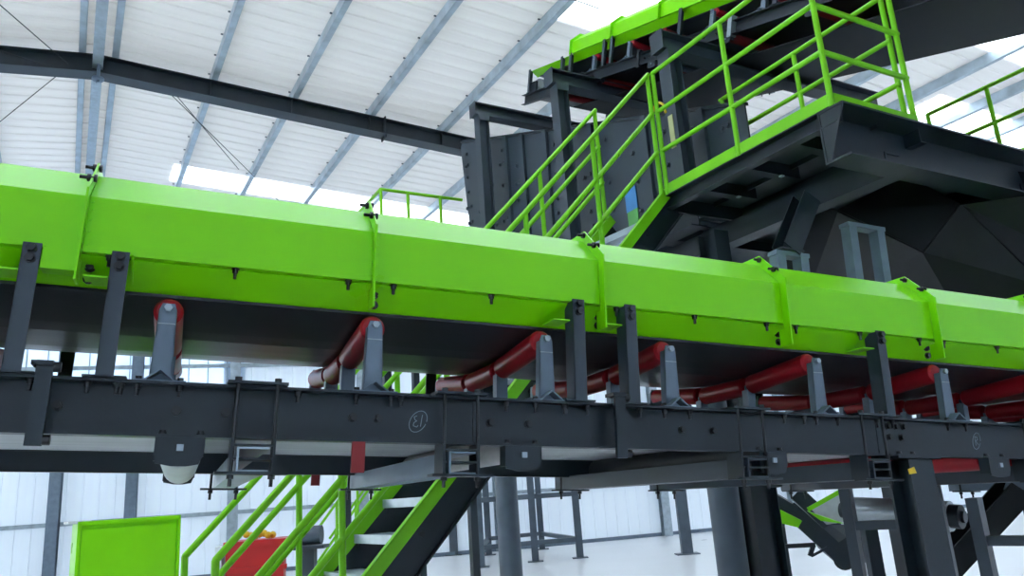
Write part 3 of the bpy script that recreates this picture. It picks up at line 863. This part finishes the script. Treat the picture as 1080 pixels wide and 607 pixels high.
for k in range(0, nT):
    c = V3((1.31, 6.10, 3.92-0.26))+SD*(k*LEN/nT)
    FT = frame(sh, SLAT, Zd, c)
    tr = part('tread', MB(FT).box(-0.02, 0.22, 0.02, SWID-0.02, -0.035, -0.005), M['galv'], stair, label='galvanised tread')
    part('nosing', MB(FT).box(0.215, 0.225, 0.02, SWID-0.02, -0.055, 0.0), M['galv'], tr)
    for e in (0.02, SWID-0.035):
        part('tread_end_plate', MB(FT).box(0.0, 0.20, e, e+0.015, -0.09, -0.03), M['dark'], tr)
for w in (0.0, SWID):
    hr = []
    for z, nm in ((0.37, 'handrail'), (0.73, 'handrail'), (1.1, 'handrail')):
        a = V3((1.31, 6.10, 3.92))+SLAT*w+V3((0, 0, z))
        b = a+SD*4.97-V3((0, 0, 0.14*z/1.1))
        mb = MB()
        mb.tube(a, b, R, 10).ball(b, R)
        if z == 1.1:
            mb.tube(b, V3((b.x, b.y, 0.0)), R, 10)
        part(nm, mb, M['green_rail'], stair)
    for k in range(5):
        b = V3((1.31, 6.10, 3.92))+SLAT*w+SD*(0.02+k*1.0)
        hh = 1.1-0.028*k
        part('railing_post', MB().tube(b, b+V3((0, 0, hh)), R, 10).ball(b+V3((0, 0, hh)), R), M['green_rail'], stair)

# ------------------------------------------------------------------ chute and frames below the platform
ch = thing('discharge_chute', 'huge dark faceted steel chute below the platform', 'chute', Matrix.Translation(at(990, 260, 6.2)))
P_ = lambda x, y, d: at(x, y, d+1.25)
a0, a1, a2, a3 = P_(884, 222, 5.9), P_(975, 266, 5.6), P_(1013, 216, 5.7), P_(957, 186, 5.95)
b0, b1, b2, b3 = P_(800, 205, 7.2), P_(845, 330, 7.0), P_(1010, 345, 6.6), P_(1190, 300, 6.2)
b4, b5 = P_(1200, 190, 6.0), P_(1000, 175, 6.6)
c0, c1_ = P_(1012, 330, 6.0), P_(1100, 300, 5.75)
part('chute_side', MB().poly([a0, a1, a2, a3], [(0, 1, 2, 3)]), M['chute'], ch)
part('chute_side', MB().poly([a1, c0, c1_, a2], [(0, 1, 2), (0, 2, 3)]), M['chute'], ch)
part('chute_side', MB().poly([a2, c1_, b3, b4], [(0, 1, 2), (0, 2, 3)]), M['chute'], ch)
part('chute_side', MB().poly([a0, b1, b2, c0, a1], [(0, 1, 4), (1, 2, 3), (1, 3, 4)]), M['black'], ch)
part('chute_side', MB().poly([b0, b1, a0], [(0, 1, 2)]), M['chute'], ch)
part('chute_back', MB().poly([b0, b1, b2, b3, b4, b5, a3, P_(900, 185, 7.0)], [(0, 1, 7), (1, 2, 5), (2, 3, 5), (3, 4, 5), (1, 5, 7)]), M['chute'], ch)
for o in ch.children:
    sm = o.modifiers.new('plate', 'SOLIDIFY')
    sm.thickness = 0.02
part('chute_rib', MB().bar(a1, a2, 0.02, 0.02).bar(a1, c0, 0.02, 0.02).bar(a0, a1, 0.02, 0.02), M['chute'], ch)

def uframe(nm, lb, s0, s1, w, h0, h1, m='steel'):
    t = thing(nm, lb, 'frame', F1 @ Matrix.Translation(((s0+s1)/2, w, h0)), group='frames standing behind the green hood')
    for s in (s0, s1):
        part('upright', MB(F1).channel((s, w, h0), (s, w, h1), 0.085, 0.07, 0.008, up=(1, 0, 0), side=-1), M[m], t)
    part('top_plate', MB(F1).box(s0-0.045, s1+0.045, w-0.045, w+0.045, h1, h1+0.03), M[m], t)
    part('bottom_plate', MB(F1).box(s0-0.045, s1+0.045, w-0.045, w+0.045, h0-0.02, h0), M[m], t)
    return t
uframe('chute_frame', 'taller bluegrey steel frame rising behind the hood below the chute', 4.33, 4.60, 1.60, 0.385, 1.98)
uframe('chute_frame', 'shorter bluegrey steel frame behind the hood under the tilted brace', 3.64, 3.84, 1.60, 0.385, 1.68)
for s in (3.74, 4.465):
    part('outrigger', MB(F1).box(s-0.2, s+0.2, 1.49, 1.66, 0.352, 0.364), M['dark'], main)
t = thing('tilted_brace', 'charcoal section brace tilted between platform beam and shorter frame', 'brace', F1 @ Matrix.Translation((3.74, 1.6, 1.72)))
part('section', MB(F1).ibeam((3.72, 1.60, 1.724), (3.98, 1.62, 2.16), 0.15, 0.13, 0.010, up=(0, 1, 0)), M['dark'], t)
part('foot_plate', MB(F1).box(3.62, 3.82, 1.53, 1.67, 1.7105, 1.724), M['dark'], t)

# distant railing on the hopper's back landing
t = thing('far_landing', 'small far landing with thin green railings left of the hopper', 'platform', BT(4.0, 9.9, 0))
zl = 4.68
part('deck_plate', MB(FB).box(3.5, 4.85, 9.55, 11.6, zl-0.05, zl), M['dark_far'], t)
for q in (3.6, 4.75):
    for p in (9.7, 11.5):
        part('leg', MB(FB).box(q-0.05, q+0.05, p-0.05, p+0.05, 0, zl-0.05), M['dark_far'], t)
for q0, p0, q1, p1 in ((3.55, 9.6, 3.55, 11.55), (3.55, 11.55, 4.8, 11.55), (3.55, 9.6, 4.8, 9.6), (4.2, 10.6, 4.8, 10.6)):
    for z in (0.55, 1.1):
        part('handrail', MB(FB).tube((q0, p0, zl+z), (q1, p1, zl+z), 0.024, 8), M['green_rail'], t)
for q, p in ((3.55, 9.6), (3.55, 10.5), (3.55, 11.55), (4.1, 11.55), (4.8, 11.55), (3.95, 9.6), (4.45, 9.6), (4.2, 10.6), (4.8, 10.6)):
    part('railing_post', MB(FB).tube((q, p, zl-0.02), (q, p, zl+1.1), 0.024, 8), M['green_rail'], t)

# ------------------------------------------------------------------ things on the floor behind
def floor_pt(x, y, d):
    c = at(x, y, d)
    return V3((c.x, c.y, 0))
def FZ(c, a):
    return frame(adir(a+90), adir(a), Zd, c)
# green cabinet
c = floor_pt(136, 575, 9.2)
Fg = FZ(c, -36)
t = thing('green_cabinet', 'bright green sheet metal cabinet standing on the floor by the end wall', 'cabinet', Fg)
part('body', MB(Fg).box(-0.48, 0.48, -0.02, 0.35, 0.05, 1.58), M['green'], t)
part('front_panel', MB(Fg).box(-0.44, 0.44, -0.035, -0.02, 0.12, 1.52), M['green'], t)
for x0, x1 in ((-0.48, -0.45), (0.45, 0.48)):
    part('corner_trim', MB(Fg).box(x0, x1, -0.05, -0.02, 0.05, 1.6), M['green'], t)
part('top_trim', MB(Fg).box(-0.48, 0.48, -0.05, -0.02, 1.56, 1.6), M['green'], t)
part('base', MB(Fg).box(-0.5, 0.5, 0.0, 0.33, 0, 0.05), M['dark'], t)
part('film_wrap', MB(Fg).box(-0.56, -0.36, -0.03, 0.36, 1.585, 1.61), M['film'], t, label='crumpled clear packing film')
part('handle', MB(Fg).box(-0.60, -0.48, 0.1, 0.14, 0.88, 0.94), M['black'], t)
# red bin with a yellow sheet
c = floor_pt(271, 588, 8.6)
Fr = FZ(c, -14)
t = thing('red_bin', 'ribbed red plastic bin on the floor behind the stair rails', 'bin', Fr)
part('body', MB(Fr).poly([(-0.26, -0.22, 0.05), (0.26, -0.22, 0.05), (0.26, 0.22, 0.05), (-0.26, 0.22, 0.05), (-0.27, -0.26, 1.26), (0.27, -0.26, 1.26), (0.27, 0.26, 1.26), (-0.27, 0.26, 1.26)],
     [(0, 1, 2, 3), (4, 5, 6, 7), (0, 4, 5, 1), (1, 5, 6, 2), (2, 6, 7, 3), (3, 7, 4, 0)]), M['red_bin'], t)
part('lid', MB(Fr).box(-0.29, 0.29, -0.28, 0.28, 1.26, 1.31), M['red_bin'], t)
for z in (0.45, 0.75, 1.05):
    part('rib', MB(Fr).box(-0.30, 0.30, -0.275, -0.22, z-0.02, z+0.02), M['red_bin'], t)
part('foot', MB(Fr).box(-0.24, 0.24, -0.2, 0.2, 0, 0.05), M['black'], t)
part('film_wrap', MB(Fr).box(-0.36, -0.30, -0.3, 0.1, 0.8, 1.28), M['film'], t, label='hanging clear film')
yb = MB(Fr)
for i in range(7):
    yb.ball((-0.10+i*0.042, -0.05+0.03*math.sin(i*2.1), 1.353+0.012*math.cos(i*1.7)), 0.036, 8)
o = bpy.data.objects.new('yellow_bag', mesh_of('yellow_bag', yb, M['yellow']))
COL.objects.link(o)
o['label'] = 'crumpled yellow bag lying on top of the red bin'
o['category'] = 'bag'
# slim columns and trestle
def trestle():
    t = thing('steel_trestle', 'slender bluegrey steel trestle with crossbars standing far back right of the stair', 'trestle', Matrix.Translation(floor_pt(562, 590, 16.5)))
    feet = [(508, 598, 15.5), (565, 592, 0), (612, 588, 0), (516, 585, 0), (572, 579, 0)]
    pts = []
    for x, y, _ in feet:
        r = at(x, y, 1)-EYE
        pts.append(EYE+r*(-EYE.z/r.z))
    for i, q in enumerate(pts):
        lg = part('leg', MB().bar((q.x, q.y, 0.02), (q.x, q.y, 2.9), 0.16, 0.16, up=(0, 1, 0)), M['slate'], t)
        part('foot_plate', MB().bar((q.x, q.y, 0), (q.x, q.y, 0.02), 0.36, 0.3, up=(0, 1, 0)), M['slate'], t)
    for a, b in ((0, 1), (1, 2), (3, 4), (2, 4), (0, 3)):
        for z in (0.42, 1.45, 2.82):
            A, Bq = pts[a], pts[b]
            part('crossbar', MB().bar((A.x, A.y, z), (Bq.x, Bq.y, z), 0.09, 0.10), M['slate'], t)
trestle()
r = at(725, 584, 1)-EYE
c = EYE+r*(-EYE.z/r.z)
t = thing('slim_column', 'slim bluegrey steel column alone on the white floor far back', 'column', Matrix.Translation((c.x, c.y, 0)))
part('shaft', MB().bar((c.x, c.y, 0.02), (c.x, c.y, 4.2), 0.24, 0.2, up=(0, 1, 0)), M['slate'], t)
part('base_plate', MB().bar((c.x, c.y, 0), (c.x, c.y, 0.02), 0.5, 0.4, up=(0, 1, 0)), M['slate'], t)
r = at(479, 585, 1)-EYE
c = EYE+r*(-EYE.z/r.z)
t = thing('slim_column', 'slim bluegrey column against the end wall just right of the stair', 'column', Matrix.Translation((c.x, c.y, 0)))
part('shaft', MB().bar((c.x, c.y, 0.02), (c.x, c.y, 4.2), 0.22, 0.2, up=(0, 1, 0)), M['slate'], t)
part('base_plate', MB().bar((c.x, c.y, 0), (c.x, c.y, 0.02), 0.45, 0.4, up=(0, 1, 0)), M['slate'], t)

# ladder frames behind the big leg
def ladder(nm, lb, xa, ya, da, xb, yb, db, zs, top, grp=None):
    A, Bq = floor_pt(xa, ya, da), floor_pt(xb, yb, db)
    t = thing(nm, lb, 'frame', Matrix.Translation(A), group=grp)
    d = (Bq-A).normalized()
    for c in (A, Bq):
        part('upright', MB().bar((c.x, c.y, 0.0), (c.x, c.y, top), 0.09, 0.06, up=d), M['slate_dark'], t)
    for z in zs:
        part('crossbar', MB().bar((A.x, A.y, z), (Bq.x, Bq.y, z), 0.05, 0.05), M['slate_dark'], t)
    return t
ladder('trestle_frame', 'bluegrey trestle frame with crossbars just behind the big support leg', 899, 560, 5.2, 992, 550, 5.1, (0.95, 1.27, 0.6), 1.56, 'low frames at the right')
ladder('trestle_frame', 'dark trestle frame cut by the right picture edge', 1034, 560, 5.0, 1120, 550, 4.9, (0.62, 0.95, 1.18), 1.40, 'low frames at the right')
t = thing('diagonal_strut', 'thick charcoal strut rising to the right behind the big support leg', 'strut', Matrix.Translation(at(995, 590, 6.2)))
part('section', MB().ibeam(at(992, 602, 6.2), at(1074, 512, 6.1), 0.17, 0.13, 0.012, up=-FWD), M['chute'], t)
part('section', MB().bar(at(1010, 602, 6.35), at(1080, 528, 6.25), 0.06, 0.06), M['chute'], t)
# drum of the crossing conveyor
t = thing('tail_drum', 'grey steel drum lying across behind the big support leg', 'drum', Matrix.Translation(at(955, 540, 5.6)))
dA, dB = at(897, 538, 5.75), at(1003, 544, 5.5)
part('shell', MB().tube(dA, dB, 0.088, 28), M['drum'], t)
ax = (dB-dA).normalized()
part('hub', MB().tube(dB, dB+ax*0.06, 0.07, 20).tube(dB+ax*0.06, dB+ax*0.08, 0.035, 16), M['dark'], t)
part('hub', MB().tube(dA-ax*0.06, dA, 0.05, 20), M['dark'], t)
part('bearing_stand', MB().bar((dA+ax*0.1).xy.to_3d(), (dA+ax*0.1)-V3((0, 0, 0.085)), 0.08, 0.08, up=(0, 1, 0)).bar((dB-ax*0.1).xy.to_3d(), (dB-ax*0.1)-V3((0, 0, 0.085)), 0.08, 0.08, up=(0, 1, 0)), M['dark'], t)
# small tail conveyor at the right back
t = thing('tail_conveyor', 'small dark inclined conveyor with green skirts resting on the floor far right', 'conveyor', Matrix.Translation(floor_pt(850, 560, 10.8)))
def bp(x, y, d=10.8):
    return at(x, y, d)
part('side_frame', MB().bar(bp(800, 520), bp(838, 542), 0.22, 0.26, up=-FWD).bar(bp(832, 536), bp(896, 594), 0.20, 0.24, up=-FWD), M['dark'], t)
part('side_frame', MB().bar(bp(840, 520, 11.6), bp(915, 590, 11.6), 0.2, 0.2, up=-FWD), M['dark'], t)
part('tail_guard', MB().prism([bp(872, 580, 10.75), bp(893, 566, 10.75), (bp(926, 566, 10.75)), (bp(915, 583, 10.75)), bp(895, 592, 10.75), bp(880, 592, 10.75)], FWD*0.5), M['dark'], t)
part('tail_drum', MB().tube(bp(890, 590, 10.7), bp(890, 588, 11.6), 0.12, 16), M['black'], t)
part('green_skirt', MB().prism([bp(808, 530, 10.6), bp(846, 549, 10.6), bp(842, 556, 10.6), bp(806, 547, 10.6)], FWD*0.05), M['green'], t)
part('green_skirt', MB().bar(bp(852, 537, 10.55), bp(886, 518, 10.55), 0.06, 0.05), M['green'], t)
part('green_skirt', MB().prism([bp(852, 539, 10.5), bp(872, 546, 10.5), bp(890, 552, 10.5), bp(866, 549, 10.5)], FWD*0.05), M['green'], t)
part('green_skirt', MB().bar(bp(915, 555, 11.5), bp(921, 583, 11.5), 0.09, 0.06, up=-FWD), M['green'], t)
part('belt_cover', MB().prism([bp(856, 537, 11.2), bp(890, 517, 11.2), bp(896, 549, 11.2), bp(872, 553, 11.2)], FWD*0.08), M['film'], t)
lg = floor_pt(828, 590, 10.7)
part('leg', MB().bar(lg, (lg.x, lg.y, 1.05), 0.09, 0.09, up=(0, 1, 0)), M['dark'], t)
part('foot_plate', MB().bar(lg, (lg.x, lg.y, 0.02), 0.2, 0.16, up=(0, 1, 0)), M['dark'], t)
part('tow_bar', MB().bar(bp(803, 577, 10.6), bp(860, 574, 10.6), 0.06, 0.05).bar(bp(858, 574, 10.6), bp(854, 586, 10.6), 0.05, 0.05).bar(bp(856, 586, 10.6), bp(873, 577, 10.6), 0.03, 0.03), M['dark'], t)

# a further green railed stair and a motor far behind the main stair
t = thing('far_stair', 'far green railed stair seen small between the rails of the near stair', 'stair', Matrix.Translation(floor_pt(345, 590, 11.5)))
f0, f1 = floor_pt(325, 590, 13.2), floor_pt(412, 500, 14.0)
up_ = lambda v, z: V3((v.x, v.y, z))
for dx in (V3((0, 0, 0)), V3((0.15, 0.75, 0))):
    a, b = up_(f0+dx, 0.0), up_(f1+dx, 1.75)
    part('stringer', MB().bar(a, b, 0.05, 0.18), M['green_rail'], t)
    for z in (0.55, 1.05):
        part('handrail', MB().tube(up_(a, z), up_(b, 1.75+z), 0.022, 8), M['green_rail'], t)
    for k in range(4):
        c = a.lerp(b, (k+0.3)/4)
        part('railing_post', MB().tube(c, c+V3((0, 0, 1.05)), 0.022, 8), M['green_rail'], t)
    part('landing_leg', MB().bar(up_(f1+dx, 0), up_(f1+dx, 1.68), 0.08, 0.08, up=(0, 1, 0)), M['green_rail'], t)
for k in range(1, 9):
    c = f0.lerp(f1, k/9)
    part('tread', MB().bar(up_(c, 1.75*k/9), up_(c, 1.75*k/9)+V3((0.15, 0.75, 0)), 0.22, 0.03), M['galv'], t)
mt = floor_pt(326, 585, 10.6)
t = thing('drive_motor', 'small grey motor on a stand left of the far stair', 'motor', Matrix.Translation(mt))
part('stand', MB().bar(mt, up_(mt, 1.10), 0.16, 0.16, up=(0, 1, 0)), M['slate_dark'], t)
part('stand_plate', MB().bar(up_(mt, 1.10)-V3((0.22, 0, 0)), up_(mt, 1.10)+V3((0.22, 0, 0)), 0.3, 0.04), M['slate_dark'], t)
part('motor_body', MB().tube(up_(mt, 1.24)-V3((0.16, 0, 0)), up_(mt, 1.24)+V3((0.16, 0, 0)), 0.115, 16), M['slate'], t)
# yellow loop and pale streak on the nearest portal post
pp = bpy.data.objects['portal_frame']
part('paint_streak', MB(FB).box(4.566, 4.572, 4.80, 4.86, 4.48, 4.80), M['streak'], pp, label='pale yellow streak down the post')
lp = MB(FB)
lp.path([(4.55, 4.86, 4.84), (4.55, 4.88, 4.93), (4.55, 4.92, 4.97), (4.55, 4.99, 4.97), (4.55, 5.03, 4.92), (4.55, 5.04, 4.85)], 0.012, 8)
o = bpy.data.objects.new('lifting_sling', mesh_of('lifting_sling', lp, M['yellow']))
COL.objects.link(o)
o['label'] = 'small yellow sling loop hanging by the nearest portal post'
o['category'] = 'sling'
